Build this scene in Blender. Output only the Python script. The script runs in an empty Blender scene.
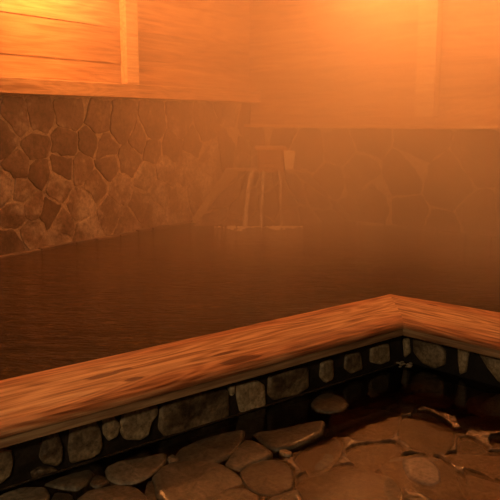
import bpy, bmesh, math, random
import numpy as np
from mathutils import Vector, Matrix, noise

S = bpy.context.scene
COL = S.collection

# ------------------------------------------------------------------ camera
CAMZ, PITCH, FPX = 0.89, math.radians(10.1), 729.0
cd = bpy.data.cameras.new('camera'); cam = bpy.data.objects.new('camera', cd); COL.objects.link(cam)
cam.location = (0, 0, CAMZ); cam.rotation_euler = (math.pi/2 - PITCH, 0, 0)
cd.sensor_width = 36; cd.lens = 36*FPX/500; cd.clip_start = 0.02
S.camera = cam

# ------------------------------------------------------------------ world, exposure
w = bpy.data.worlds.new('world'); S.world = w; w.use_nodes = True
w.node_tree.nodes['Background'].inputs[0].default_value = (1.0, 0.45, 0.15, 1)
w.node_tree.nodes['Background'].inputs[1].default_value = 0.012
S.view_settings.view_transform = 'Standard'; S.view_settings.look = 'None'
S.view_settings.exposure = 0.0; S.view_settings.gamma = 1.0; S.view_settings.use_curve_mapping = False
LAMPCOL = (1.0, 0.31, 0.068)
S.cycles.volume_bounces = 3
LEFT_LAMP_W, RIGHT_LAMP_W, FAR_LAMP_W, FILL_LAMP_W = 185.0, 175.0, 115.0, 330.0
STEAM = 0.36

# ------------------------------------------------------------------ geometry of the place
def ray(px, py):
    x, y = (px-250)/FPX, (py-250)/FPX
    return Vector((x, math.cos(PITCH) - y*math.sin(PITCH), -math.sin(PITCH) - y*math.cos(PITCH)))
def at(px, py, z=0.0):
    """point of the horizontal plane z"""
    r = ray(px, py); t = (z-CAMZ)/r.z
    return Vector((r.x*t, r.y*t, z))
RIM, POOLZ, CEIL = 0.19, 0.14, 2.7
CORNER = at(250, 211, POOLZ)
LEFTPT = at(0, 257, POOLZ)
RIGHTPT = at(500, 239, POOLZ)
ldir = (LEFTPT-CORNER).normalized(); rdir = (RIGHTPT-CORNER).normalized()
class Wall:
    """s runs from the corner along d, z up, o out of the wall into the room"""
    def __init__(s, d, n): s.d, s.n = d, n
    def p(s, a, z, o=0.0):
        v = CORNER + s.d*a + s.n*o
        return Vector((v.x, v.y, z))
    def hit(s, px, py):
        r = ray(px, py); c = Vector((0, 0, CAMZ))
        t = (CORNER-c).dot(s.n)/r.dot(s.n); q = c + r*t
        return (q-CORNER).dot(s.d), q.z
def perp(d, toward):
    n = Vector((-d.y, d.x, 0)); n.normalize()
    return n if n.dot(toward) > 0 else -n
WL = Wall(ldir, perp(ldir, rdir)); WR = Wall(rdir, perp(rdir, ldir))
LEDGE_L, LEDGE_R = 1.03, 0.835
LEN_L, LEN_R = 7.2, 5.6

# ------------------------------------------------------------------ helpers
def tag(o, label=None, cat=None, group=None, kind=None):
    if label: o['label'] = label
    if cat: o['category'] = cat
    if group: o['group'] = group
    if kind: o['kind'] = kind
    return o
def empty(name, loc=(0, 0, 0), rz=0):
    o = bpy.data.objects.new(name, None); COL.objects.link(o); o.location = loc; o.rotation_euler = (0, 0, rz)
    o.empty_display_size = 0.1
    return o
def link(name, verts, faces, mat, parent=None, origin=None, axis=None, mats=None, midx=None, attr=None, smooth=False, bevel=0):
    """world-space verts -> one mesh object whose own frame sits at origin with its X along axis"""
    M = Matrix.Identity(4)
    if axis is not None:
        x = axis.normalized(); z = Vector((0, 0, 1)); y = z.cross(x)
        M = Matrix(((x.x, y.x, z.x, 0), (x.y, y.y, z.y, 0), (x.z, y.z, z.z, 0), (0, 0, 0, 1)))
    if origin is None:
        origin = sum((Vector(v) for v in verts), Vector())/max(1, len(verts))
    M = Matrix.Translation(origin) @ M
    Mi = M.inverted()
    me = bpy.data.meshes.new(name)
    me.from_pydata([Mi @ Vector(v) for v in verts], [], faces)
    for m in (mats or [mat]): me.materials.append(m)
    if midx: me.polygons.foreach_set('material_index', midx)
    if attr:
        a = me.attributes.new('tone', 'FLOAT', 'FACE'); a.data.foreach_set('value', attr)
    if smooth: me.polygons.foreach_set('use_smooth', [True]*len(me.polygons))
    me.update()
    bm = bmesh.new(); bm.from_mesh(me); bmesh.ops.recalc_face_normals(bm, faces=bm.faces); bm.to_mesh(me); bm.free()
    o = bpy.data.objects.new(name, me); COL.objects.link(o)
    if parent:
        o.parent = parent
        pm = Matrix.Translation(parent.location) @ parent.rotation_euler.to_matrix().to_4x4()
        o.matrix_basis = pm.inverted() @ M
    else:
        o.matrix_basis = M
    if bevel:
        b = o.modifiers.new('b', 'BEVEL'); b.width = bevel; b.segments = 3; b.limit_method = 'ANGLE'
    return o
BOXF = [(0, 1, 2, 3), (7, 6, 5, 4), (0, 4, 5, 1), (1, 5, 6, 2), (2, 6, 7, 3), (3, 7, 4, 0)]
def wbox(name, W, s0, s1, z0, z1, o0, o1, mat, parent=None, bevel=0.004):
    v = [W.p(s, z, o) for z in (z0, z1) for s, o in ((s0, o0), (s1, o0), (s1, o1), (s0, o1))]
    return link(name, v, BOXF, mat, parent, origin=W.p(s0, z0, o0), axis=W.d, bevel=bevel)
def clip(poly, a, b, c):
    """keep the part of poly where a*x+b*y <= c"""
    out = []
    for i in range(len(poly)):
        p, q = poly[i], poly[(i+1) % len(poly)]
        fp, fq = a*p[0]+b*p[1]-c, a*q[0]+b*q[1]-c
        if fp <= 0: out.append(p)
        if (fp < 0 < fq) or (fq < 0 < fp):
            t = fp/(fp-fq); out.append((p[0]+(q[0]-p[0])*t, p[1]+(q[1]-p[1])*t))
    return out
def voronoi(seeds, box):
    x0, x1, y0, y1 = box; cells = []
    for i, s in enumerate(seeds):
        near = sorted((q for j, q in enumerate(seeds) if j != i), key=lambda q: (q[0]-s[0])**2+(q[1]-s[1])**2)[:18]
        poly = [(x0, y0), (x1, y0), (x1, y1), (x0, y1)]
        for q in near:
            a, b = q[0]-s[0], q[1]-s[1]
            poly = clip(poly, a, b, (q[0]**2+q[1]**2-s[0]**2-s[1]**2)/2)
            if len(poly) < 3: break
        if len(poly) >= 3: cells.append(poly)
    return cells
def centroid(p): return (sum(a[0] for a in p)/len(p), sum(a[1] for a in p)/len(p))
def inset(poly, d):
    """inset a convex polygon by d"""
    A = sum(poly[i][0]*poly[(i+1) % len(poly)][1]-poly[(i+1) % len(poly)][0]*poly[i][1] for i in range(len(poly)))
    if A < 0: poly = poly[::-1]
    out = list(poly); n = len(poly)
    for i in range(n):
        p, q = poly[i], poly[(i+1) % n]
        ex, ey = q[0]-p[0], q[1]-p[1]; L = math.hypot(ex, ey)
        if L < 1e-6: continue
        a, b = ey/L, -ex/L
        out = clip(out, a, b, a*p[0]+b*p[1]-d)
        if len(out) < 3: return []
    return out
def chaikin(p, n=1, k=0.25):
    for _ in range(n):
        q = []
        for i in range(len(p)):
            a, b = p[i], p[(i+1) % len(p)]
            q += [tuple(a[j]*(1-k)+b[j]*k for j in range(len(a))), tuple(a[j]*k+b[j]*(1-k) for j in range(len(a)))]
        p = q
    return p
def resample(p, step):
    q = []
    for i in range(len(p)):
        a, b = p[i], p[(i+1) % len(p)]
        n = max(1, int(math.dist(a, b)/step))
        for k in range(n): q.append(tuple(a[j]+(b[j]-a[j])*k/n for j in range(len(a))))
    return q
def scatter(rng, box, rmin, rmax, seeds=(), keep=None, tries=4000):
    pts = [(s[0], s[1], rmin) for s in seeds]
    for _ in range(tries):
        x, y = rng.uniform(box[0], box[1]), rng.uniform(box[2], box[3]); r = rng.uniform(rmin, rmax)
        if keep and not keep(x, y): continue
        if all(math.hypot(x-a, y-b) > (r+c)/2*1.0 for a, b, c in pts): pts.append((x, y, r))
    return [(a, b) for a, b, c in pts]
def stone_rings(poly, h, rng, round_=1, dome=0.3, wob=0.004, bury=0.01, k=0.12):
    """(x, y, height) rings of one set stone"""
    p = chaikin(poly, round_, k); p = resample(p, 0.03)
    sx = rng.uniform(0, 50)
    p = [(a[0]+wob*noise.noise(Vector((a[0]*18, a[1]*18, sx))), a[1]+wob*noise.noise(Vector((a[0]*18, a[1]*18, sx+9)))) for a in p]
    c = centroid(p); tx, ty = rng.uniform(-.05, .05), rng.uniform(-.05, .05)
    rings = []
    R = min(math.dist(a, c) for a in p); e = min(0.25, 0.010/max(R, .01))
    for f, hh in ((1.0, -bury), (1.0, h*0.6), (1-e*.35, h*0.9), (1-e*.8, h), (0.62, h*(1+dome*.7)), (0.3, h*(1+dome))):
        r = []
        for a in p:
            x, y = c[0]+(a[0]-c[0])*f, c[1]+(a[1]-c[1])*f
            z = hh + (0 if hh < 0 else (tx*(x-c[0])+ty*(y-c[1])) + 0.0025*noise.noise(Vector((x*14, y*14, sx))))
            r.append((x, y, z))
        rings.append(r)
    return rings, (c[0], c[1], h*(1+dome))
def rings_mesh(rings, top, V, F, to3d):
    base = len(V); n = len(rings[0])
    for r in rings: V += [to3d(*q) for q in r]
    V.append(to3d(*top)); f0 = len(F)
    for k in range(len(rings)-1):
        for i in range(n):
            j = (i+1) % n
            F.append((base+k*n+i, base+k*n+j, base+(k+1)*n+j, base+(k+1)*n+i))
    k = len(rings)-1
    for i in range(n): F.append((base+k*n+i, base+k*n+(i+1) % n, base+len(rings)*n))
    return len(F)-f0

# ------------------------------------------------------------------ materials
def mat(name, build):
    m = bpy.data.materials.new(name); m.use_nodes = True; nt = m.node_tree
    build(nt, nt.nodes['Principled BSDF']); return m
def N(nt, t, **k):
    n = nt.nodes.new(t)
    for a, b in k.items():
        if a.startswith('i_'): n.inputs[a[2:].replace('_', ' ')].default_value = b
        else: setattr(n, a, b)
    return n
def ramp(nt, fac, stops):
    r = nt.nodes.new('ShaderNodeValToRGB'); e = r.color_ramp.elements
    while len(e) < len(stops): e.new(0.5)
    for x, (p, c) in zip(e, stops): x.position = p; x.color = (*c, 1)
    nt.links.new(fac, r.inputs[0]); return r.outputs[0]
def coords(nt, scale=(1, 1, 1), out='Object'):
    tc = nt.nodes.new('ShaderNodeTexCoord'); mp = nt.nodes.new('ShaderNodeMapping')
    mp.inputs['Scale'].default_value = scale; nt.links.new(tc.outputs[out], mp.inputs[0]); return mp.outputs[0]
def bump(nt, b, h, strength, dist):
    n = N(nt, 'ShaderNodeBump', i_Strength=strength, i_Distance=dist)
    nt.links.new(h, n.inputs['Height']); nt.links.new(n.outputs[0], b.inputs['Normal']); return n
def stone_mat(name, cols, rough=(0.35, 0.7), coat=0.0, scale=9.0, bmp=0.5, own=False):
    def f(nt, b):
        L = nt.links
        v = coords(nt)
        n1 = N(nt, 'ShaderNodeTexNoise', i_Scale=scale, i_Detail=8.0, i_Roughness=0.62); L.new(v, n1.inputs[0])
        n2 = N(nt, 'ShaderNodeTexNoise', i_Scale=scale*7, i_Detail=6.0, i_Roughness=0.7); L.new(v, n2.inputs[0])
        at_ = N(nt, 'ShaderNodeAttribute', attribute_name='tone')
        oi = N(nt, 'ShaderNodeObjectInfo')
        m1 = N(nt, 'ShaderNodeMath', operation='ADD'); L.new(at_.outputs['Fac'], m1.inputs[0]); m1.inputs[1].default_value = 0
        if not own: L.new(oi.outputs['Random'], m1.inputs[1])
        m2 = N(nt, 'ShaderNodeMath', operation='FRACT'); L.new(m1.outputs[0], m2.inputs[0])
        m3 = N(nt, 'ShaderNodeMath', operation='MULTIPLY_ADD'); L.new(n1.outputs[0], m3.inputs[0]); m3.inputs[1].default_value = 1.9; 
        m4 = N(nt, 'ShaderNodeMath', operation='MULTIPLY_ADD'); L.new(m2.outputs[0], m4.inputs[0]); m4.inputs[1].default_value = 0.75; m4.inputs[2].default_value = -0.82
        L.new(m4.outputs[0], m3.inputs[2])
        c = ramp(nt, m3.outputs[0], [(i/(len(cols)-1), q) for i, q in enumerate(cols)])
        mx = N(nt, 'ShaderNodeMix', data_type='RGBA', blend_type='MULTIPLY'); mx.inputs[0].default_value = 0.75
        L.new(c, mx.inputs['A']); L.new(ramp(nt, n2.outputs[0], [(0.36, (.22, .20, .18)), (0.46, (.6, .58, .55)), (0.60, (1, 1, 1)), (.70, (1.25, 1.2, 1.1))]), mx.inputs['B'])
        L.new(mx.outputs['Result'], b.inputs['Base Color'])
        mr = N(nt, 'ShaderNodeMapRange'); L.new(n1.outputs[0], mr.inputs[0]); mr.inputs[1].default_value = .3; mr.inputs[2].default_value = .7
        mr.inputs[3].default_value = rough[0]; mr.inputs[4].default_value = rough[1]; L.new(mr.outputs[0], b.inputs['Roughness'])
        b.inputs['Coat Weight'].default_value = coat; b.inputs['Coat Roughness'].default_value = 0.12
        ad = N(nt, 'ShaderNodeMath', operation='MULTIPLY_ADD'); L.new(n2.outputs[0], ad.inputs[0]); ad.inputs[1].default_value = .35; L.new(n1.outputs[0], ad.inputs[2])
        bump(nt, b, ad.outputs[0], bmp, 0.012)
    return mat(name, f)
def wood_mat(name, dark, mid, light, rough=0.4, coat=0.0, scale=1.0, knots=(), planks=0, bands=0.5, edge=0):
    """grain runs along the board's own X"""
    def f(nt, b):
        L = nt.links
        v = coords(nt, (1.3*scale, 22*scale, 22*scale))
        nz = N(nt, 'ShaderNodeTexNoise', i_Scale=2.2, i_Detail=9.0, i_Roughness=0.62, i_Distortion=0.35); L.new(v, nz.inputs[0])
        v2 = coords(nt, (2.5*scale, 75*scale, 75*scale))
        fi = N(nt, 'ShaderNodeTexNoise', i_Scale=3.0, i_Detail=6.0, i_Roughness=0.7); L.new(v2, fi.inputs[0])
        v3 = coords(nt, (0.7*scale, 4.6*scale, 4.6*scale))
        wn = N(nt, 'ShaderNodeTexNoise', i_Scale=2.0, i_Detail=1.5); L.new(v3, wn.inputs[0])
        ws = N(nt, 'ShaderNodeMath', operation='MULTIPLY'); L.new(wn.outputs[0], ws.inputs[0]); ws.inputs[1].default_value = 75.0
        si = N(nt, 'ShaderNodeMath', operation='SINE'); L.new(ws.outputs[0], si.inputs[0])
        k1 = N(nt, 'ShaderNodeMath', operation='MULTIPLY_ADD'); L.new(si.outputs[0], k1.inputs[0]); k1.inputs[1].default_value = 0.10*bands; L.new(nz.outputs[0], k1.inputs[2])
        k2 = N(nt, 'ShaderNodeMath', operation='MULTIPLY_ADD'); L.new(fi.outputs[0], k2.inputs[0]); k2.inputs[1].default_value = 0.62; L.new(k1.outputs[0], k2.inputs[2])
        cur = k2.outputs[0]
        for (kx, ky, kz, rx, ry) in knots:
            tc = nt.nodes.new('ShaderNodeTexCoord')
            sb = N(nt, 'ShaderNodeVectorMath', operation='SUBTRACT'); L.new(tc.outputs['Object'], sb.inputs[0]); sb.inputs[1].default_value = (kx, ky, kz)
            sc = N(nt, 'ShaderNodeVectorMath', operation='MULTIPLY'); L.new(sb.outputs[0], sc.inputs[0]); sc.inputs[1].default_value = (1/rx, 1/ry, 0)
            ln = N(nt, 'ShaderNodeVectorMath', operation='LENGTH'); L.new(sc.outputs[0], ln.inputs[0])
            nn = N(nt, 'ShaderNodeMath', operation='MULTIPLY_ADD'); L.new(nz.outputs[0], nn.inputs[0]); nn.inputs[1].default_value = 1.6; L.new(ln.outputs['Value'], nn.inputs[2])
            mr = N(nt, 'ShaderNodeMapRange', interpolation_type='SMOOTHSTEP'); L.new(nn.outputs[0], mr.inputs[0]); mr.inputs[1].default_value = 1.1; mr.inputs[2].default_value = 2.0
            mr.inputs[3].default_value = 0.6; mr.inputs[4].default_value = 0.0
            su = N(nt, 'ShaderNodeMath', operation='SUBTRACT'); L.new(cur, su.inputs[0]); L.new(mr.outputs[0], su.inputs[1]); cur = su.outputs[0]
        c = ramp(nt, cur, [(0.56, dark), (0.76, mid), (0.98, light)])
        hgt = cur
        if planks:
            tc = nt.nodes.new('ShaderNodeTexCoord'); sx = nt.nodes.new('ShaderNodeSeparateXYZ'); L.new(tc.outputs['Object'], sx.inputs[0])
            dv = N(nt, 'ShaderNodeMath', operation='DIVIDE'); L.new(sx.outputs['Z'], dv.inputs[0]); dv.inputs[1].default_value = planks
            fl = N(nt, 'ShaderNodeMath', operation='FLOOR'); L.new(dv.outputs[0], fl.inputs[0])
            wh = N(nt, 'ShaderNodeTexWhiteNoise', noise_dimensions='1D'); L.new(fl.outputs[0], wh.inputs['W'])
            cr = ramp(nt, wh.outputs['Value'], [(0, (.72, .68, .64)), (1, (1, 1, 1))])
            mx = N(nt, 'ShaderNodeMix', data_type='RGBA', blend_type='MULTIPLY'); mx.inputs[0].default_value = 1
            L.new(c, mx.inputs['A']); L.new(cr, mx.inputs['B']); c = mx.outputs['Result']
        if edge:      # redder heartwood along both long edges
            tc = nt.nodes.new('ShaderNodeTexCoord'); sx = nt.nodes.new('ShaderNodeSeparateXYZ'); L.new(tc.outputs['Object'], sx.inputs[0])
            q1 = N(nt, 'ShaderNodeMath', operation='MULTIPLY_ADD'); L.new(sx.outputs['Y'], q1.inputs[0]); q1.inputs[1].default_value = 1/edge; q1.inputs[2].default_value = -.5
            q2 = N(nt, 'ShaderNodeMath', operation='ABSOLUTE'); L.new(q1.outputs[0], q2.inputs[0])
            q3 = N(nt, 'ShaderNodeMath', operation='MULTIPLY_ADD'); L.new(wn.outputs[0], q3.inputs[0]); q3.inputs[1].default_value = .35; L.new(q2.outputs[0], q3.inputs[2])
            q4 = N(nt, 'ShaderNodeMapRange', interpolation_type='SMOOTHSTEP'); L.new(q3.outputs[0], q4.inputs[0]); q4.inputs[1].default_value = .40; q4.inputs[2].default_value = .62
            mx = N(nt, 'ShaderNodeMix', data_type='RGBA', blend_type='MULTIPLY'); L.new(q4.outputs[0], mx.inputs[0])
            L.new(c, mx.inputs['A']); mx.inputs['B'].default_value = (.85, .62, .52, 1); c = mx.outputs['Result']
        L.new(c, b.inputs['Base Color'])
        b.inputs['Roughness'].default_value = rough; b.inputs['Coat Weight'].default_value = coat; b.inputs['Coat Roughness'].default_value = 0.2
        bump(nt, b, hgt, 0.35, 0.004)
    return mat(name, f)

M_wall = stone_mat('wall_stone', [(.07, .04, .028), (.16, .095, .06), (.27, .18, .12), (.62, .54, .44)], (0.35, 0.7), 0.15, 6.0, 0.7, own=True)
M_mortar = stone_mat('mortar', [(.40, .30, .20), (.50, .40, .28), (.62, .5, .36)], (0.5, 0.8), 0.0, 14.0, 0.4)
M_flag = stone_mat('wet_flagstone', [(.06, .05, .035), (.13, .11, .075), (.22, .18, .12), (.36, .30, .21)], (0.28, 0.55), 0.2, 9.0, 0.9)
M_greyflag = stone_mat('grey_flagstone', [(.10, .09, .08), (.18, .16, .14), (.26, .23, .2)], (0.25, 0.5), 0.2, 9.0, 0.3)
M_bed = stone_mat('wet_mortar', [(.05, .035, .02), (.13, .085, .045), (.34, .22, .12)], (0.25, 0.45), 1.0, 16.0, 0.8)
M_bead = stone_mat('bead_gloss', [(.02, .015, .01), (.05, .035, .02), (.1, .07, .04)], (0.1, 0.25), 1.0, 20.0, 0.6)
M_face = stone_mat('ledge_stone', [(.09, .055, .03), (.30, .21, .12), (.52, .38, .22), (.72, .56, .34)], (0.3, 0.55), 0.2, 12.0, 0.9)
M_dark = stone_mat('black_joint', [(.008, .006, .005), (.022, .016, .012), (.05, .035, .025)], (0.3, 0.5), 0.2, 14.0, 0.6)
M_board = wood_mat('rim_wood', (.20, .055, .016), (.50, .21, .075), (.78, .45, .20), 0.42, 0.12, 1.0,
                   knots=[], bands=0.9)
M_under = wood_mat('under_wood', (.13, .06, .03), (.36, .20, .10), (.56, .36, .19), 0.5)
M_siding = wood_mat('siding_wood', (.34, .17, .07), (.56, .32, .15), (.72, .48, .26), 0.38, 0.1, 0.6, planks=0.22, bands=0.6)
M_post = wood_mat('post_wood', (.50, .30, .14), (.70, .48, .26), (.85, .64, .40), 0.45)
M_rail = wood_mat('rail_wood', (.32, .16, .07), (.52, .30, .14), (.70, .46, .25), 0.28, 0.5)
M_spout = wood_mat('spout_wood', (.16, .07, .03), (.32, .17, .08), (.5, .3, .16), 0.45, 0.1)
M_pale = wood_mat('pale_wood', (.65, .5, .3), (.85, .7, .48), (.95, .85, .65), 0.5)
def f(nt, b):
    b.inputs['Base Color'].default_value = (.03, .025, .02, 1); b.inputs['Metallic'].default_value = 1; b.inputs['Roughness'].default_value = .45
    n = N(nt, 'ShaderNodeTexNoise', i_Scale=60.0); bump(nt, b, n.outputs[0], .2, .002)
M_iron = mat('black_iron', f)
def f(nt, b):
    b.inputs['Base Color'].default_value = (1, .8, .5, 1); b.inputs['Emission Color'].default_value = (1, .55, .18, 1); b.inputs['Emission Strength'].default_value = 12
M_bulb = mat('glowing_bulb', f)
def f(nt, b):
    L = nt.links; b.inputs['Base Color'].default_value = (.035, .017, .006, 1); b.inputs['Roughness'].default_value = .05; b.inputs['IOR'].default_value = 1.33
    v = coords(nt, (.6, 1.7, 1))
    n1 = N(nt, 'ShaderNodeTexNoise', i_Scale=6.5, i_Detail=5.0, i_Roughness=.7, i_Distortion=1.2); L.new(v, n1.inputs[0])
    n2 = N(nt, 'ShaderNodeTexNoise', i_Scale=34.0, i_Detail=3.0); L.new(v, n2.inputs[0])
    a = N(nt, 'ShaderNodeMath', operation='MULTIPLY_ADD'); L.new(n2.outputs[0], a.inputs[0]); a.inputs[1].default_value = .35; L.new(n1.outputs[0], a.inputs[2])
    bump(nt, b, a.outputs[0], 1.0, .10)
    v4 = coords(nt, (.8, 1.6, 1)); n4 = N(nt, 'ShaderNodeTexNoise', i_Scale=17.0, i_Detail=7.0, i_Roughness=.8, i_Distortion=1.5); L.new(v4, n4.inputs[0])
    L.new(ramp(nt, n4.outputs[0], [(.38, (.035, .016, .006)), (.55, (.10, .05, .018)), (.68, (.34, .19, .07))]), b.inputs['Base Color'])  # murky flecks; the paler ones put rippled reflections into the colour
M_pool = mat('pool_water', f)
def f(nt, b):
    L = nt.links; out = nt.nodes['Material Output']; nt.nodes.remove(b)
    g = N(nt, 'ShaderNodeBsdfGlossy', i_Roughness=.06); t = N(nt, 'ShaderNodeBsdfTransparent'); t.inputs[0].default_value = (.66, .54, .40, 1)
    fr = N(nt, 'ShaderNodeFresnel', i_IOR=1.52); mx = N(nt, 'ShaderNodeMixShader')
    v = coords(nt); n = N(nt, 'ShaderNodeTexNoise', i_Scale=9.0, i_Detail=3.0); L.new(v, n.inputs[0])
    bu = N(nt, 'ShaderNodeBump', i_Strength=.18, i_Distance=.01); L.new(n.outputs[0], bu.inputs['Height']); L.new(bu.outputs[0], g.inputs['Normal']); L.new(bu.outputs[0], fr.inputs['Normal'])
    L.new(fr.outputs[0], mx.inputs[0]); L.new(t.outputs[0], mx.inputs[1]); L.new(g.outputs[0], mx.inputs[2]); L.new(mx.outputs[0], out.inputs['Surface'])
M_film = mat('shallow_water', f)
def f(nt, b):
    L = nt.links; b.inputs['Base Color'].default_value = (.95, .85, .7, 1); b.inputs['Transmission Weight'].default_value = .35; b.inputs['Roughness'].default_value = .25; b.inputs['IOR'].default_value = 1.33
    v = coords(nt, (14, 14, 1.2)); n = N(nt, 'ShaderNodeTexNoise', i_Scale=5.0, i_Detail=4.0); L.new(v, n.inputs[0]); bump(nt, b, n.outputs[0], .6, .01)
    L.new(ramp(nt, n.outputs[0], [(.35, (.25, .25, .25)), (.60, (1, 1, 1))]), b.inputs['Alpha'])
M_fall = mat('falling_water', f)
def f(nt, b):
    b.inputs['Base Color'].default_value = (.9, .8, .65, 1); b.inputs['Roughness'].default_value = .4; b.inputs['Transmission Weight'].default_value = .2
    n = N(nt, 'ShaderNodeTexNoise', i_Scale=50.0); bump(nt, b, n.outputs[0], .5, .01)
M_foam = mat('foam', f)
def f(nt, b):
    L = nt.links; out = nt.nodes['Material Output']; nt.nodes.remove(b)
    vs = N(nt, 'ShaderNodeVolumeScatter', i_Anisotropy=0.45); vs.inputs['Color'].default_value = (1, .93, .85, 1)
    tc = nt.nodes.new('ShaderNodeTexCoord')
    n = N(nt, 'ShaderNodeTexNoise', i_Scale=.9, i_Detail=3.0); L.new(tc.outputs['Object'], n.inputs[0])
    mr = N(nt, 'ShaderNodeMapRange'); L.new(n.outputs[0], mr.inputs[0]); mr.inputs[1].default_value = .3; mr.inputs[2].default_value = .7
    mr.inputs[3].default_value = STEAM*.6; mr.inputs[4].default_value = STEAM*1.5
    sx = nt.nodes.new('ShaderNodeSeparateXYZ'); L.new(tc.outputs['Object'], sx.inputs[0])
    gr = N(nt, 'ShaderNodeMapRange'); L.new(sx.outputs['X'], gr.inputs[0]); gr.inputs[1].default_value = -.9; gr.inputs[2].default_value = 1.5
    gr.inputs[3].default_value = .24; gr.inputs[4].default_value = 2.6
    mu = N(nt, 'ShaderNodeMath', operation='MULTIPLY'); L.new(mr.outputs[0], mu.inputs[0]); L.new(gr.outputs[0], mu.inputs[1])
    gy = N(nt, 'ShaderNodeMapRange'); L.new(sx.outputs['Y'], gy.inputs[0]); gy.inputs[1].default_value = -.9; gy.inputs[2].default_value = 1.6
    gy.inputs[3].default_value = .35; gy.inputs[4].default_value = 1.15
    m5 = N(nt, 'ShaderNodeMath', operation='MULTIPLY'); L.new(mu.outputs[0], m5.inputs[0]); L.new(gy.outputs[0], m5.inputs[1])
    L.new(m5.outputs[0], vs.inputs['Density']); L.new(vs.outputs[0], out.inputs['Volume'])
M_steam = mat('steam', f)
def f(nt, b):
    b.inputs['Base Color'].default_value = (.25, .14, .07, 1); b.inputs['Roughness'].default_value = .6
M_ceil = wood_mat('ceiling_wood', (.2, .1, .05), (.32, .18, .09), (.42, .26, .14), 0.5, planks=0)

# ------------------------------------------------------------------ rim lines
OUT_C, IN_C = at(389.5, 294, RIM), at(404, 319.5, RIM)
OUT_L, IN_L = at(0, 380, RIM), at(0, 425, RIM)
OUT_R, IN_R = at(500, 312, RIM), at(500, 341, RIM)
dL = (IN_L-IN_C).normalized(); dR = (IN_R-IN_C).normalized()
dLo = (OUT_L-OUT_C).normalized(); dRo = (OUT_R-OUT_C).normalized()
nL = perp(dL, -OUT_C+IN_C); nR = perp(dR, -OUT_C+IN_C)          # towards the foreground floor
BASE_C = at(403, 361, 0.0)
LONG_L, LONG_R = 3.6, 3.2

# ------------------------------------------------------------------ the big structure: pool water, walls, ceiling, floor
def floor_poly(z, grow=0):
    a, b = WL.p(LEN_L, z, -grow), WR.p(LEN_R, z, -grow)
    return [Vector((CORNER.x, CORNER.y+grow, z)), b, a]
cA = IN_C + (OUT_C-IN_C)*.93
pw = [Vector((CORNER.x, CORNER.y, POOLZ)), WR.p(LEN_R, POOLZ), Vector((*(cA+dR*LONG_R).xy, POOLZ)), Vector((*cA.xy, POOLZ)),
      Vector((*(cA+dL*LONG_L).xy, POOLZ)), WL.p(LEN_L, POOLZ)]
n = len(pw)
low = [Vector((v.x, v.y, POOLZ-.06)) for v in pw]
tag(link('pool_water', pw+low, [tuple(range(n)), tuple(range(2*n-1, n-1, -1))]+[(i, (i+1) % n, n+(i+1) % n, n+i) for i in range(n)], M_pool, origin=Vector((0, 3, POOLZ))),
    'dark brown rippled hot spring water filling the large bath behind the wooden rim', 'bath water', kind='stuff')

def masonry(W, box, seeds, rng, joint, h, name, parent=None, to3d=None, mats=(M_wall, M_mortar), back=None, kind=None, clipfn=None, tonefn=None):
    V, F, mi, tn = [], [], [], []
    to3d = to3d or (lambda s, z, o: W.p(s, z, o))
    for cell in voronoi(seeds, box):
        if clipfn: cell = clipfn(cell)
        if len(cell) < 3: continue
        p = inset(cell, joint/2)
        if len(p) < 3: continue
        xs = [q[0] for q in p]; ys = [q[1] for q in p]
        if (max(xs)-min(xs)) < .03 or (max(ys)-min(ys)) < .03: continue
        rg, top = stone_rings(p, h*rng.uniform(.6, 1.3), rng, 1, .12, .020, .01, .07)
        k = rings_mesh(rg, top, V, F, to3d); cc = centroid(cell); t = rng.random()*.7 if tonefn is None else tonefn(cc, rng)
        mi += [0]*k; tn += [t]*k
    b = len(V)
    V += back; F += [tuple(b+i for i in q) for q in BOXF]; mi += [1]*6; tn += [.5]*6
    return link(name, V, F, None, parent, mats=list(mats), midx=mi, attr=tn, origin=back[0], axis=W.d)

rng = random.Random(11)
LPX = [(35, 148), (65, 146), (90, 143), (3, 138), (18, 120), (38, 116), (70, 112), (98, 122), (122, 126), (104, 148), (38, 172), (19, 166), (62, 166), (83, 168), (106, 167),
       (5, 190), (21, 192), (58, 187), (96, 182), (138, 142), (130, 158), (153, 128), (152, 150), (172, 146), (180, 124), (192, 142), (146, 178), (165, 172), (186, 166), (15, 212),
       (48, 212), (80, 206), (112, 212), (127, 224), (86, 232), (32, 232), (12, 248), (57, 240), (140, 205), (120, 192), (152, 214), (160, 192), (176, 206), (62, 226), (34, 208), (205, 128), (210, 155), (200, 190)]
seeds = [WL.hit(x, y) for x, y in LPX]
boxL = (0.0, LEN_L, POOLZ-.02, LEDGE_L)
smax, smin = max(s for s, z in seeds)+.12, min(s for s, z in seeds)
seeds = seeds + [q for q in scatter(rng, boxL, .17, .30, seeds, keep=lambda x, y: not smin < x < smax) if q not in seeds]
wl = empty('wall_left', WL.p(0, 0)); tag(wl, kind='structure')
lo = lambda W, L, zt: [W.p(s, z, o) for z in (-.2, zt) for s, o in ((0, -.25), (L, -.25), (L, 0), (0, 0))]
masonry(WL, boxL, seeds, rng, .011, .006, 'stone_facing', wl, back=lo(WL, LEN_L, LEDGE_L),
        tonefn=lambda c, g: g.uniform(.8, .99) if c[1] < .60 and g.random() < .75 else g.uniform(.22, .62))  # lower stones mostly paler: lamplight below the rail put into their tone
rng = random.Random(5)
boxR = (0.0, LEN_R, POOLZ-.02, LEDGE_R)
wr = empty('wall_right', WR.p(0, 0)); tag(wr, kind='structure')
masonry(WR, boxR, scatter(rng, boxR, .18, .34), rng, .011, .006, 'stone_facing', wr, back=lo(WR, LEN_R, LEDGE_R))

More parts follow.
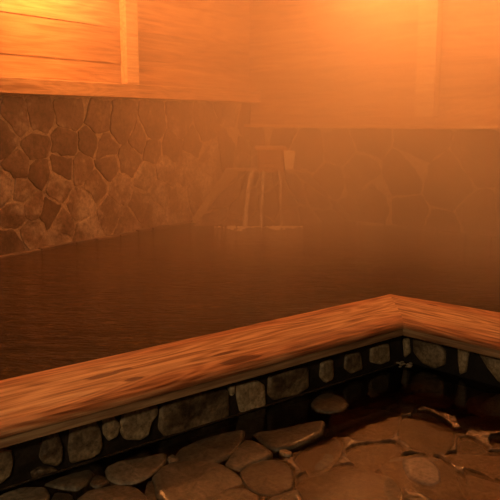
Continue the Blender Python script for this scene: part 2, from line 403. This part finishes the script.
def siding(W, L, z0, parent, plank=.22):
    """lapped horizontal boards, each leaning out at its foot"""
    V, F = [], []; z = z0
    while z < CEIL:
        z1 = min(z+plank, CEIL); b = len(V)
        V += [W.p(s, zz, o) for zz, oo in ((z, -.02), (z1, -.026)) for s, o in ((-.03, -.2), (L, -.2), (L, oo), (-.03, oo))]
        F += [tuple(b+i for i in q) for q in BOXF]; z = z1
    return link('plank_siding', V, F, M_siding, parent, origin=W.p(0, z0), axis=W.d)
siding(WL, LEN_L, LEDGE_L, wl); siding(WR, LEN_R, LEDGE_R, wr, .24)
# rails on top of the stone
sL, zr = WL.hit(110, 84)
wbox('sill_rail', WL, 0, LEN_L, LEDGE_L+.0, zr, -.05, .105, M_rail, wl)
_, zt = WR.hit(470, 117)
wbox('sill_rail', WR, 0, LEN_R, LEDGE_R, LEDGE_R+.022, -.05, .09, M_post, wr)  # paler than the left rail: its lit edge put into the wood colour
wbox('lower_board', WR, 0, LEN_R, LEDGE_R+.022, zt, -.05, .012, M_siding, wr)
def post(W, px0, px1, py, z0, parent, out):
    a, b = W.hit(px0, py)[0], W.hit(px1, py)[0]
    return wbox('post', W, min(a, b), max(a, b), z0, CEIL, -.05, out, M_post, parent)
post(WL, 123, 135, 40, zr, wl, .03)
post(WL, -190, -160, 40, zr, wl, .03)
post(WR, 420, 439, 60, zt, wr, .045)
# low kerb along the waterline
def kerb(W, L, name, parent, s0, px):
    rg = random.Random(px); V, F, tn = [], [], []; s = s0
    while s < L:
        l = rg.uniform(.14, .3); o = rg.uniform(.035, .05); zt = POOLZ+rg.uniform(.010, .018)
        b = len(V); V += [W.p(ss, z, oo) for z in (POOLZ-.15, zt) for ss, oo in ((s+.006, -.05), (s+l-.006, -.05), (s+l-.006, o), (s+.006, o))]
        F += [tuple(b+i for i in q) for q in BOXF]; tn += [rg.random()]*6; s += l
    return link(name, V, F, M_wall, parent, origin=W.p(s0, POOLZ), axis=W.d, attr=tn, bevel=.005)
kerb(WL, LEN_L, 'kerb', wl, .3, 1); kerb(WR, LEN_R, 'kerb', wr, .3, 2)

cp = [Vector((CORNER.x, CORNER.y+.3, 0)), WR.p(LEN_R, 0, -.3), Vector((3.9, -1.2, 0)), Vector((-3.9, -1.2, 0)), WL.p(LEN_L, 0, -.3)]
n = len(cp)
V = [Vector((v.x, v.y, CEIL+d)) for d in (0, .1) for v in cp]
tag(link('ceiling', V, [tuple(range(n)), tuple(range(2*n-1, n-1, -1))]+[(i, (i+1) % n, n+(i+1) % n, n+i) for i in range(n)], M_ceil, origin=Vector((0, 0, CEIL))), kind='structure')

# ------------------------------------------------------------------ steam over the bath
sp = [Vector((CORNER.x, CORNER.y-.02, 0)), WR.p(LEN_R-.1, 0, .01), Vector((*(OUT_C+dRo*LONG_R+Vector((0, .03, 0))).xy, 0)), Vector((OUT_C.x, OUT_C.y+.03, 0)),
      Vector((*(OUT_C+dLo*LONG_L+Vector((0, .03, 0))).xy, 0)), WL.p(LEN_L-.1, 0, .01)]
n = len(sp); V = [Vector((v.x, v.y, z)) for z in (POOLZ+.004, CEIL-.01) for v in sp]
tag(link('steam', V, [tuple(range(n)), tuple(range(2*n-1, n-1, -1))]+[(i, (i+1) % n, n+(i+1) % n, n+i) for i in range(n)], M_steam, origin=Vector((0, 3, 0))),
    'thin amber steam drifting above the bath water', 'steam', kind='stuff')

# ------------------------------------------------------------------ foreground floor of set stones
rng = random.Random(3)
fl = empty('floor', (0, 1.6, 0)); tag(fl, kind='structure')
bl = BASE_C + dL*LONG_L; br = BASE_C + dR*LONG_R
FLAGS = [  # outline in the photograph, height above the water, material
 ([(256,432),(290,427),(310,421),(322,420),(323,424),(319,433),(305,440),(297,444),(288,447),(278,448),(270,445),(262,438)], .008, 0),
 ([(278,450),(285,449),(292,452),(290,455),(282,454)], .006, 2),
 ([(297,454),(303,447),(312,442),(325,437),(335,436),(339,440),(340,446),(338,455),(332,463),(322,469),(312,470),(302,466),(297,460)], .003, 0),
 ([(300,480),(310,474),(325,471),(345,467),(360,468),(375,472),(388,478),(398,490),(396,506),(386,520),(330,520),(310,506),(302,492)], .001, 0),
 ([(349,450),(360,445),(375,443),(392,442),(398,446),(401,450),(392,457),(383,463),(373,468),(362,466),(354,461),(349,455)], .003, 0),
 ([(331,418),(334,412),(345,410),(365,409),(383,410),(397,413),(398,420),(393,430),(388,437),(375,440),(358,439),(345,435),(335,428)], -.002, 0),
 ([(388,409),(400,406),(417,405),(414,411),(402,413)], .000, 0),
 ([(400,425),(406,417),(425,419),(445,424),(453,430),(451,442),(443,451),(430,453),(415,447),(402,438)], .000, 0),
 ([(412,412),(428,412),(444,420),(449,426),(430,420),(415,417)], -.002, 0),
 ([(449,429),(465,428),(463,434),(456,436)], .001, 0),
 ([(460,440),(470,437),(488,449),(470,452),(459,451)], .001, 0),
 ([(382,466),(390,460),(400,457),(415,455),(435,458),(450,466),(457,478),(462,490),(466,503),(440,501),(420,491),(403,485),(392,477)], .001, 0),
 ([(446,455),(460,453),(480,452),(504,453),(506,479),(490,475),(475,470),(458,463)], .001, 0),
 ([(466,471),(480,476),(506,484),(512,512),(480,514),(474,497),(470,483)], .001, 0),
 ([(457,472),(463,476),(470,487),(472,496),(468,497),(461,486)], .003, 0),
 ([(242,472),(250,465),(262,461),(275,459),(285,463),(291,470),(293,480),(290,488),(275,494),(262,493),(250,486),(243,480)], .005, 0),
 ([(225,462),(235,450),(245,440),(255,441),(265,446),(272,452),(265,457),(250,462),(240,468)], .009, 0),
 ([(184,447),(200,441),(225,435),(241,433),(239,440),(232,452),(220,458),(205,462),(188,463),(180,460),(178,453)], .009, 0),
 ([(165,470),(175,464),(200,463),(218,465),(235,474),(241,481),(228,486),(215,494),(205,504),(175,506),(162,492),(158,478)], .007, 0),
 ([(168,457),(173,454),(178,457),(176,462),(169,461)], .008, 0),
 ([(108,468),(120,462),(140,458),(163,453),(162,460),(155,468),(145,475),(135,480),(120,480),(112,477)], .008, 0),
 ([(95,474),(105,475),(110,481),(97,486),(90,482)], .006, 0),
 ([(45,482),(60,476),(88,468),(92,473),(86,482),(76,488),(60,485)], .008, 0),
 ([(80,500),(90,490),(105,486),(120,484),(135,487),(143,496),(141,508),(125,516),(90,514)], .007, 0),
 ([(0,494),(22,488),(44,488),(48,494),(42,506),(20,512),(-4,508)], .006, 0),
 ([(50,500),(56,491),(72,493),(74,506),(64,514),(52,512)], .006, 0),
 ([(213,498),(228,489),(245,489),(258,496),(258,508),(240,516),(212,512)], .005, 0),
 ([(264,506),(270,498),(290,492),(298,490),(303,498),(308,510),(290,520),(266,516)], .004, 0),
 ([(146,483),(155,480),(160,494),(158,506),(147,506),(144,495)], .002, 0),
 ([(345,400),(355,394),(375,391),(390,396),(385,404),(360,406)], -.003, 0),
 ([(400,398),(415,390),(440,390),(455,400),(440,407),(415,404)], -.003, 0),
 ([(466,405),(470,397),(485,392),(506,393),(508,410),(480,412)], -.003, 0),
 ([(458,418),(470,414),(506,414),(508,430),(480,432),(464,428)], -.004, 0),
 ([(490,436),(506,435),(508,449),(494,448)], -.003, 0),
 ([(400,384),(430,378),(452,382),(440,387),(410,388)], -.004, 0),
 ([(404,458),(410,457),(422,456),(433,461),(439,470),(440,480),(432,485),(418,482),(408,474),(404,466)], .0045, 1),
 ([(312,402),(318,396),(330,394),(342,397),(347,402),(342,408),(330,410),(318,408)], .010, 0),
]
outlines = []
def flagstone(poly, h, m, rng, dome=.15):
    c0 = centroid(poly); gw = 1.15 if c0[0] < 0 else 1.10; h = h-.005 if (h <= .003 and c0[0] > .1) else h; p = [(c0[0]+(a-c0[0])*gw, c0[1]+(b-c0[1])*gw) for a, b in poly]
    rg, tp = stone_rings(p, .020, rng, 1, dome, .006, .02, .13)
    V, F = [], []; outlines.append([q[:2] for q in rg[1]])
    rings_mesh(rg, tp, V, F, lambda x, y, z: Vector((x, y, z-.020+h)))
    c = centroid(p)
    return link('flagstone', V, F, (M_flag, M_greyflag, M_face)[m], fl, origin=Vector((c[0], c[1], h)), smooth=True)
traced = []
for px, h, m in FLAGS:
    p = [tuple(at(x, y, h).xy) for x, y in px]
    small = max(q[0] for q in px)-min(q[0] for q in px) < 22
    o = flagstone(p, h, m, rng, .0 if small else .04); traced.append(centroid(p))
    if m == 1: tag(o, 'smooth grey stone set on top of a larger brown flagstone')
    if px[0] == (312, 402): tag(o, 'small round stone lying apart by the wall, glowing orange at its edge')
# the floor goes on outside the picture with stones of the same kind
def inframe(x, y, m=12):
    c = math.cos(PITCH); s = math.sin(PITCH); d = y*c + CAMZ*s; u = -y*s + CAMZ*c
    if d < .05: return False
    px, py = 250+FPX*x/d, 250+FPX*u/d
    return -m < px < 500+m and py < 500+m+4
def onfloor(x, y):
    q = Vector((x, y, 0))
    return (q-BASE_C).dot(nL) > .07 and (q-BASE_C).dot(nR) > .07
more = scatter(rng, (-1.7, 1.9, .75, 2.9), .13, .24, keep=onfloor)
for cell in voronoi(more, (-1.75, 1.95, .7, 2.95)):
    p = inset(cell, .012)
    if len(p) < 3 or any(inframe(*q) for q in p) or not all(onfloor(*q) for q in p): continue
    if max(math.dist(a, b) for a in p for b in p) > .5: continue
    flagstone(p, rng.uniform(.002, .008), 0, rng)
def bed():
    """mortar between the stones: a groove at each stone's edge, a low ridge midway, deeper along the wall"""
    st = .004; xs = np.arange(-2.6, 3.2, .05); ys = np.arange(-.6, 3.0, .05)
    xs = np.unique(np.round(np.concatenate([xs, np.arange(-.85, 1.0, st)]), 4)); ys = np.unique(np.round(np.concatenate([ys, np.arange(1.45, 2.5, st)]), 4))
    X, Y = np.meshgrid(xs, ys); P = np.stack([X.ravel(), Y.ravel()], 1)
    D = np.full(len(P), 1.0); INS = np.zeros(len(P), bool)
    for poly in outlines:
        q = np.array(poly); c = q.mean(0); R = np.max(np.linalg.norm(q-c, axis=1))+.06
        idx = np.where(np.linalg.norm(P-c, axis=1) < R)[0]
        if not len(idx): continue
        p = P[idx]; d = np.full(len(p), 1.0); ins = np.zeros(len(p), bool)
        for i in range(len(q)):
            a, b = q[i], q[(i+1) % len(q)]; e = b-a; L2 = max(e@e, 1e-12)
            t = np.clip(((p-a)@e)/L2, 0, 1); d = np.minimum(d, np.linalg.norm(p-(a+t[:, None]*e), axis=1))
            cond = ((a[1] > p[:, 1]) != (b[1] > p[:, 1]))
            xi = (b[0]-a[0])*(p[:, 1]-a[1])/((b[1]-a[1]) if abs(b[1]-a[1]) > 1e-9 else 1e-9)+a[0]
            ins ^= cond & (p[:, 0] < xi)
        D[idx] = np.minimum(D[idx], d); INS[idx] |= ins
    V = []; keep = []
    for k, (x, y) in enumerate(P):
        q = Vector((x, y, 0)); w1, w2 = (q-BASE_C).dot(nL), (q-BASE_C).dot(nR); wd = min(w1, w2)
        nz = noise.noise(Vector((x*30, y*30, 1)))*.5+noise.noise(Vector((x*90, y*90, 4)))*.35
        if INS[k]: z = -.016
        else:
            t = min(1, D[k]/.006); z = -.011 + .0150*t*t*(3-2*t) + .0085*nz
            if D[k] > .035: z -= min(.014, (D[k]-.035)*.5)
        s_ = max(0, min(1, (wd-.22)/.12)); z = -.032*(1-s_)+z*s_
        V.append((x, y, z)); keep.append(wd > -.06)
    W_ = len(xs); F = []
    for j in range(len(ys)-1):
        for i in range(W_-1):
            a = j*W_+i; f_ = (a, a+1, a+W_+1, a+W_)
            if all(keep[v] for v in f_): F.append(f_)
    used = sorted({v for f_ in F for v in f_}); m = {v: i for i, v in enumerate(used)}
    o = link('mortar_bed', [V[v] for v in used], [tuple(m[v] for v in f_) for f_ in F], M_bed, fl, origin=Vector((0, 1.6, 0)), smooth=True)
    if o.data.polygons[0].normal.z < 0: o.data.flip_normals()
bed()
fw = [BASE_C+Vector((0, .02, 0)), br+Vector((0, .02, 0)), Vector((3.1, -.5, 0)), Vector((-2.5, -.5, 0)), bl+Vector((0, .02, 0))]
pud = link('puddle', fw, [tuple(range(5))], M_film, origin=Vector((0, 2, 0)))
if pud.data.polygons[0].normal.z < 0: pud.data.flip_normals()
tag(pud,
    'thin sheet of clear water lying over the flagstone floor', 'shallow water', kind='stuff')

# ------------------------------------------------------------------ low wall that carries the rim
lw = empty('low_wall', BASE_C); tag(lw, 'low wall of square stones and black joints under the wooden rim', 'low wall')
def lowcore(d, nn, L, name):
    a = BASE_C; zt = RIM-.063
    e = BASE_C + d*L
    V = [v+Vector((0, 0, z)) for z in (-.12, zt) for v in (a, e, e-nn*.2, a-nn*.2)]
    return link(name, V, BOXF, M_dark, lw, origin=a, axis=d)
class LW:
    def __init__(s, d, n): s.d, s.n = d, n
    def p(s, a, z, o=0.0):
        v = BASE_C + s.d*a + s.n*o
        return Vector((v.x, v.y, z))
    def hit(s, px, py):
        r = ray(px, py); c = Vector((0, 0, CAMZ)); t = (BASE_C-c).dot(s.n)/r.dot(s.n); q = c+r*t
        return (q-BASE_C).dot(s.d), q.z
FL, FR = LW(dL, nL), LW(dR, nR)
lowcore(dL, nL, LONG_L, 'joint_bed'); lowcore(dR, nR, LONG_R, 'joint_bed')
FACE = [
 (FL, [(-18,452),(-2,447),(10,448),(13,460),(10,475),(0,482),(-16,486)]),
 (FL, [(44,436),(50,430),(56,432),(60,445),(60,460),(56,465),(43,462),(40,456)]),
 (FL, [(30,472),(38,467),(52,467),(56,469),(40,474),(32,477)]),
 (FL, [(70,430),(80,423),(94,418),(98,430),(100,445),(97,452),(90,457),(70,462),(68,448)]),
 (FL, [(103,418),(111,415),(119,424),(115,436),(107,440),(103,434)]),
 (FL, [(122,412),(140,407),(156,405),(156,414),(150,422),(146,433),(138,438),(124,438),(120,428)]),
 (FL, [(160,403),(175,398),(200,392),(222,388),(227,392),(228,417),(222,422),(190,430),(165,436),(160,428)]),
 (FL, [(234,385),(256,380),(262,385),(263,404),(255,408),(240,412),(237,400)]),
 (FL, [(227,386),(232,384),(234,392),(230,396)]),
 (FL, [(268,376),(285,371),(305,366),(306,387),(295,394),(273,400),(268,394)]),
 (FL, [(320,362),(331,359),(332,378),(324,382),(319,376)]),
 (FL, [(345,355),(358,351),(360,368),(350,373),(344,368)]),
 (FL, [(370,347),(386,343),(388,360),(378,364),(370,362)]),
 (FR, [(414,338),(425,338),(440,343),(446,352),(444,364),(436,367),(424,362),(415,352)]),
 (FR, [(459,347),(466,345),(471,350),(468,360),(466,372),(461,374),(460,362)]),
 (FR, [(480,352),(496,356),(508,360),(508,380),(500,382),(488,366)]),
 (FR, [(404,339),(409,338),(411,352),(406,357)]),
]
rng = random.Random(21)
def facing(W, p):
    cc = centroid(p); p = [(cc[0]+(a-cc[0])*1.04, cc[1]+(b-cc[1])*1.04) for a, b in p]
    rg, tp = stone_rings(p, .014, rng, 1, .15, .004, .01, .10)
    V, F = [], []; rings_mesh(rg, tp, V, F, lambda s, z, o: W.p(s, max(z, -.02), o))
    return link('facing_stone', V, F, M_face, lw, origin=W.p(cc[0], cc[1]), axis=W.d, smooth=True)
ends = {FL: 0, FR: 0}
for W, px in FACE:
    p = [W.hit(x, y) for x, y in px]; ends[W] = max(ends[W], max(q[0] for q in p)); facing(W, p)
for W, L in ((FL, LONG_L), (FR, LONG_R)):
    s = ends[W]+.03
    while s < L-.2:
        l = rng.uniform(.06, .17)
        facing(W, [(s, .012), (s+l*.5, .006), (s+l, .012), (s+l, .09), (s+l*.8, .118), (s+.01, .112)]); s += l+rng.uniform(.012, .035)
NS, NC = 160, 6; V, F = [], []     # added glossy bead where wall meets floor, to catch waterline glints
for k in range(NS+1):
    c = FL.p(.05+(LONG_L-.1)*k/NS, .001+.002*noise.noise(Vector((k*.7, 0, 0))), .012+.004*noise.noise(Vector((k*.5, 3, 0)))); rr = .005+.003*noise.noise(Vector((k*.9, 8, 0)))
    V += [c+FL.n*(rr*math.cos(2*math.pi*i/NC))+Vector((0, 0, rr*math.sin(2*math.pi*i/NC))) for i in range(NC)]
for k in range(NS):
    for i in range(NC): F.append((k*NC+i, k*NC+(i+1) % NC, (k+1)*NC+(i+1) % NC, (k+1)*NC+i))
link('glint_bead', V, F, M_bead, lw, smooth=True)
V, F = [], []   # pale chips caught in the corner
for k in range(16):
    c = at(rng.uniform(396, 412), rng.uniform(361, 367), 0); r = rng.uniform(.003, .007); b = len(V)
    for i in range(1, 6):
        a = math.pi*i/6
        for j in range(8): V.append(c+Vector((math.sin(a)*math.cos(j*math.pi/4)*r*1.4, math.sin(a)*math.sin(j*math.pi/4)*r, math.cos(a)*r*.7)))
    for i in range(4):
        for j in range(8): F.append((b+i*8+j, b+i*8+(j+1) % 8, b+(i+1)*8+(j+1) % 8, b+(i+1)*8+j))
    F.append(tuple(b+j for j in range(8))); F.append(tuple(b+32+j for j in range(7, -1, -1)))
tag(link('gravel', V, F, M_mortar, smooth=False), 'pale gravel chips gathered in the corner at the foot of the low wall', 'gravel', kind='stuff')

# ------------------------------------------------------------------ wooden rim: two mitred boards
def rim_board(label, d_in, d_out, Lg, name='rim_board', knots=()):
    axis = d_in
    prof = [(0.0, -.02), (0.0, -.004), (.012, 0), (.70, 0), (.80, -.0015), (.90, -.0055), (.965, -.012), (.995, -.020), (1.0, -.027), (.992, -.034), (0.0, -.034)]
    far = (OUT_C+d_out*Lg, IN_C+d_in*Lg)
    def pt(o, i, u, z): v = o.lerp(i, u); return Vector((v.x, v.y, RIM+z))
    NS = 40; V, F = [], []; m = len(prof)
    for k in range(NS+1):
        t = (k/NS)**1.2; o_, i_ = OUT_C.lerp(far[0], t), IN_C.lerp(far[1], t)
        for u, z in prof:
            q = pt(o_, i_, u, z); q.z += .0012*noise.noise(Vector((q.x*5, q.y*5, u*3))) if z > -.03 else 0
            V.append(q)
    for k in range(NS):
        for i in range(m): F.append((k*m+i, k*m+(i+1) % m, (k+1)*m+(i+1) % m, (k+1)*m+i))
    F.append(tuple(range(m))); F.append(tuple(range((NS+1)*m-1, NS*m-1, -1)))
    mt = wood_mat('rim_wood', (.18, .05, .018), (.58, .30, .13), (.92, .64, .36), 0.5, 0.0, 1.0, knots=knots, bands=.8, edge=abs((OUT_C-IN_C).dot(perp(axis, Vector((0, 1, 0)))))*(1 if Vector((0, 0, 1)).cross(axis.normalized()).dot(OUT_C-IN_C) > 0 else -1))
    b = link(name, V, F, mt, origin=IN_C, axis=axis)
    tag(b, label, 'bath rim', 'wooden boards of the bath rim')
    return b
def local(o, px, py):
    return o.matrix_basis.inverted() @ at(px, py, RIM)
tmpM = Matrix.Translation(IN_C)
def kn(d, lst):
    x = d.normalized(); y = Vector((0, 0, 1)).cross(x); r = []
    for px, py, rx, ry in lst:
        q = at(px, py, RIM)-IN_C; r.append((q.dot(x), q.dot(y), 0, rx*1.5, ry*1.6))
    return r
b1 = rim_board('long reddish wooden rim board with knots and dark grain, running to the lower left', dL, dLo, LONG_L,
               knots=kn(dL, [(103, 376, .035, .010), (122, 370, .018, .006), (133, 379, .02, .006), (240, 358, .05, .012), (225, 353, .03, .008)]))
b2 = rim_board('shorter orange wooden rim board mitred at the corner and running off to the right', dR, dRo, LONG_R, knots=kn(dR, [(432, 305, .02, .005)]))
def under(d_in, d_out, Lg, par, rec):
    a, b = OUT_C.lerp(IN_C, .1), OUT_C.lerp(IN_C, rec)
    ea, eb = (OUT_C+d_out*Lg).lerp(IN_C+d_in*Lg, .1), (OUT_C+d_out*Lg).lerp(IN_C+d_in*Lg, rec)
    V = [Vector((v.x, v.y, z)) for z in (RIM-.064, RIM-.033) for v in (a, ea, eb, b)]
    return link('under_board', V, BOXF, M_under, par, origin=IN_C, axis=d_in, bevel=.003)
for b_, d_, do_, L_, r_ in ((b1, dL, dLo, LONG_L, .965), (b2, dR, dRo, LONG_R, .965)):
    u = under(d_, do_, L_, None, r_)
    u.parent = b_; u.matrix_basis = b_.matrix_basis.inverted() @ u.matrix_basis
    tag(u, 'narrower dark brown board under the rim')

# ------------------------------------------------------------------ corner pedestal, spout and falling water
PB0, PB1 = at(192, 226, POOLZ), at(358, 222, POOLZ)
ped_dir = (PB1-PB0).normalized(); ped_n = perp(ped_dir, Vector((0, -1, 0)))
PL = (PB1-PB0).length
def fr(px, py, y):   # point at depth y
    r = ray(px, py); t = y/r.y; return Vector((r.x*t, y, CAMZ+r.z*t))
TZ = 0.62
ctr = (PB0+PB1)/2
depth_y = 5.25
T0, T1 = fr(240, 171, depth_y+.18), fr(306, 171, depth_y+.18); TZ = T0.z
back0, back1 = WL.p(.02, 0), WR.p(.02, 0)
class PW:
    d, n = ped_dir, ped_n
    @staticmethod
    def p(s, z, o=0.0):
        u, t = s/PL, (z-POOLZ)/(TZ-POOLZ)
        v = PB0.lerp(PB1, u).lerp(T0.lerp(T1, u), t)
        return Vector((v.x, v.y, z)) + ped_n*o
rng = random.Random(8)
bx = (0, PL, POOLZ-.04, TZ)
bk = [Vector((*v.xy, z)) for z, pts in ((POOLZ-.1, (WL.p((PB0-CORNER).dot(ldir)*1.0, 0, .012), WR.p((PB1-CORNER).dot(rdir), 0, .012), PB1, PB0)),
      (TZ, (WL.p(.35, 0, .012), WR.p(.35, 0, .012), T1, T0))) for v in pts]
ped = masonry(PW, bx, scatter(rng, bx, .13, .24), rng, .016, .012, 'stone_pedestal', to3d=PW.p, mats=(M_wall, M_mortar), back=bk)
tag(ped, 'dark sloping stone pedestal in the far corner of the bath under the wooden spout', 'stone pedestal')
SY = depth_y+.10
c0, c1 = fr(258, 170, SY), fr(284, 146, SY)
z0, z1 = TZ, c1.z
sp = empty('water_spout', Vector(((c0.x+c1.x)/2, SY+.05, z0)))
tag(sp, 'wooden box spout with a pale end block on the corner pedestal', 'water spout')
def bb(name, x0, x1, y0, y1, za, zb, m, par, bevel=.004):
    V = [Vector((x, y, z)) for z in (za, zb) for x, y in ((x0, y0), (x1, y0), (x1, y1), (x0, y1))]
    return link(name, V, BOXF, m, par, origin=V[0], bevel=bevel)
xa, xb = c0.x, c1.x
bb('trough_floor', xa, xb, SY-.05, SY+.35, z0, z0+.03, M_spout, sp)
bb('side_board', xa, xa+.02, SY-.03, SY+.35, z0+.03, z1-.03, M_spout, sp)
bb('side_board', xb-.02, xb, SY-.03, SY+.35, z0+.03, z1-.03, M_spout, sp)
bb('back_board', xa+.02, xb-.02, SY+.33, SY+.35, z0+.03, z1-.03, M_spout, sp)
bb('front_board', xa+.02, xb-.02, SY-.035, SY-.015, z0+.03, z1-.03, M_spout, sp)
bb('lid', xa-.02, xb+.02, SY-.05, SY+.36, z1-.03, z1-.008, M_rail, sp)
e0, e1 = fr(283, 169, SY-.02), fr(295, 151, SY-.02)
eb = empty  # pale block, tapered downwards
zz0, zz1 = e0.z, e1.z
V = [Vector((x, y, z)) for z, g in ((zz0, .014), (zz1, 0)) for x, y in ((e0.x+g, SY-.07), (e1.x-g, SY-.07), (e1.x-g, SY+.05), (e0.x+g, SY+.05))]
tag(link('end_block', V, BOXF, M_pale, sp, origin=V[0], bevel=.006), 'pale wooden end block')

def stream(label, tops, bots, ytop, ybot, thick, rng, wob=.006):
    """sheet or rope of falling water between a top and a foot line"""
    NR, NC = 26, 14; V, F = [], []
    (a0, a1), (b0, b1) = tops, bots
    for k in range(NR+1):
        t = k/NR; z = a0.z*(1-t) + POOLZ*t; q = math.sqrt(t)
        lx = a0.x+(b0.x-a0.x)*q; rx = a1.x+(b1.x-a1.x)*q; y = ytop+(ybot-ytop)*q
        cx, hw = (lx+rx)/2, (rx-lx)/2
        for i in range(NC):
            an = 2*math.pi*i/NC; w_ = wob*noise.noise(Vector((i*1.3, t*7, hw*60)))
            V.append(Vector((cx+math.cos(an)*(hw+w_), y+math.sin(an)*thick+w_, z)))
    for k in range(NR):
        for i in range(NC): F.append((k*NC+i, k*NC+(i+1) % NC, (k+1)*NC+(i+1) % NC, (k+1)*NC+i))
    o = link('water_stream', V, F, M_fall, smooth=True)
    return tag(o, label, 'falling water', 'streams falling from the spout')
rng = random.Random(2)
yb = at(280, 226, POOLZ).y-.02
stream('bright straight stream falling beside the pale end block of the spout', (fr(277.5, 170, SY-.05), fr(280, 170, SY-.05)), (fr(280, 226, yb), fr(283, 226, yb)), SY-.08, yb, .007, rng, .003)
yb2 = at(250, 227, POOLZ).y-.02
stream('narrow stream arching from the left end of the spout down to the foam', (fr(252, 170, SY-.05), fr(255, 170, SY-.05)), (fr(242, 227, yb2), fr(247, 227, yb2)), SY-.08, yb2, .007, rng, .004)
stream('faint middle stream running from under the spout between the two others', (fr(262, 171, SY-.05), fr(265, 171, SY-.05)), (fr(260, 227, yb2), fr(263, 227, yb2)), SY-.08, yb2, .006, rng, .004)
def foam(label, px, py, wx, n, rg):
    V, F = [], []
    for k in range(n):
        g_ = rg.gauss(0, wx); c = at(px+g_, py+.8+abs(rg.gauss(0, 1.6))*max(.2, 1-abs(g_)/22), POOLZ); r = rg.uniform(.004, .014)
        b = len(V); R, Cc = 4, 6
        for i in range(R):
            a = i/R*math.pi/2
            for j in range(Cc): V.append(c+Vector((math.cos(a)*math.cos(j*2*math.pi/Cc)*r, math.cos(a)*math.sin(j*2*math.pi/Cc)*r, math.sin(a)*r*.8)))
        V.append(c+Vector((0, 0, r*.8)))
        for i in range(R-1):
            for j in range(Cc): F.append((b+i*Cc+j, b+i*Cc+(j+1) % Cc, b+(i+1)*Cc+(j+1) % Cc, b+(i+1)*Cc+j))
        for j in range(Cc): F.append((b+(R-1)*Cc+j, b+(R-1)*Cc+(j+1) % Cc, b+R*Cc))
    tag(link('foam', V, F, M_foam, smooth=True), label, 'foam', kind='stuff')
rg = random.Random(4)
foam('white foam patch on the water left of the spout streams', 238, 226, 9, 110, rg)
foam('white foam patch on the water under the thin bright stream', 279, 226, 9, 90, rg)

# ------------------------------------------------------------------ lamps
def lamp(label, W, s, z, out, watts, cat='lamp'):
    b = W.p(s, z, 0); c = W.p(s, z, out)
    e = empty('wall_lamp', b, math.atan2(W.n.y, W.n.x)); tag(e, label, cat, 'black wall lamps')
    ax = W.d
    v = [W.p(s+a, z+zz, o) for zz in (.02, .14) for a, o in ((-.05, 0.03), (.05, .03), (.05, .055), (-.05, .055))]
    link('wall_plate', v, BOXF, M_iron, e, bevel=.004)
    v = [W.p(s+a, z+zz, o) for zz in (.085, .105) for a, o in ((-.01, .05), (.01, .05), (.01, out), (-.01, out))]
    link('arm', v, BOXF, M_iron, e, bevel=.002)
    V, F = [], []; n = 20
    for r, zz in ((.012, .105), (.085, .07), (.085, .062), (.012, .09)):
        V += [c+Vector((r*math.cos(2*math.pi*i/n), r*math.sin(2*math.pi*i/n), zz)) for i in range(n)]
    for k in range(3):
        for i in range(n): F.append((k*n+i, k*n+(i+1) % n, (k+1)*n+(i+1) % n, (k+1)*n+i))
    F.append(tuple(range(n))); F.append(tuple(range(4*n-1, 3*n-1, -1)))
    link('lamp_shade', V, F, M_iron, e)
    V, F = [], []; R = 10
    for k in range(R+1):
        a = math.pi*k/R
        V += [c+Vector((.04*math.sin(a)*math.cos(2*math.pi*i/n), .04*math.sin(a)*math.sin(2*math.pi*i/n), .045*math.cos(a)+.02)) for i in range(n)]
    for k in range(R):
        for i in range(n): F.append((k*n+i, k*n+(i+1) % n, (k+1)*n+(i+1) % n, (k+1)*n+i))
    link('bulb', V, F, M_bulb, e, smooth=True)
    ld = bpy.data.lights.new('lamp_light', 'POINT'); ld.energy = watts; ld.color = LAMPCOL; ld.shadow_soft_size = .05
    lo_ = bpy.data.objects.new('lamp_light', ld); COL.objects.link(lo_); lo_.parent = e
    pm = Matrix.Translation(e.location) @ e.rotation_euler.to_matrix().to_4x4()
    lo_.matrix_basis = pm.inverted() @ Matrix.Translation(c+Vector((0, 0, .015)))
    return e
s_, z_ = WL.hit(28, -50)
lamp('black wall lamp with glowing bulb above the left stone wall', WL, s_, z_, .30, LEFT_LAMP_W)
s_, z_ = WR.hit(405, -45)
lamp('black wall lamp with glowing bulb beside the post on the right wall', WR, s_, z_, .42, RIGHT_LAMP_W)
s_, z_ = WR.hit(590, -45)
lamp('black wall lamp with glowing bulb at the right end of the right wall', WR, s_, z_, .30, FAR_LAMP_W)
# unseen fill lamp behind the camera, a pendant added to light the foreground stones
LX, LY, LZ = -.75, -.95, 1.62
e = empty('fill_pendant', (LX, LY, CEIL)); tag(e, 'added fill lamp out of view, built as a globe pendant over the stone floor', 'lamp')
def lathe(name, prof, m, par, n=24):
    V, F = [], []
    for r, z in prof: V += [Vector((LX+r*math.cos(2*math.pi*i/n), LY+r*math.sin(2*math.pi*i/n), z)) for i in range(n)]
    for k in range(len(prof)-1):
        for i in range(n): F.append((k*n+i, k*n+(i+1) % n, (k+1)*n+(i+1) % n, (k+1)*n+i))
    F.append(tuple(range(n))); F.append(tuple(range(len(prof)*n-1, (len(prof)-1)*n-1, -1)))
    return link(name, V, F, m, par, smooth=True)
lathe('fill_rose', [(.05, CEIL), (.05, CEIL-.02), (.01, CEIL-.035)], M_iron, e)
lathe('fill_cord', [(.004, CEIL-.03), (.004, LZ+.12)], M_iron, e)
lathe('fill_holder', [(.02, LZ+.13), (.03, LZ+.12), (.03, LZ+.08)], M_iron, e)
lathe('fill_globe', [(.09*math.sin(math.pi*k/12)+.001, LZ+.09*math.cos(math.pi*k/12)) for k in range(13)], M_bulb, e)
ld = bpy.data.lights.new('fill_light', 'POINT'); ld.energy = FILL_LAMP_W; ld.color = (1, .74, .42); ld.shadow_soft_size = .10
o = bpy.data.objects.new('fill_light', ld); COL.objects.link(o); o.parent = e; o.location = (0, 0, LZ-CEIL)
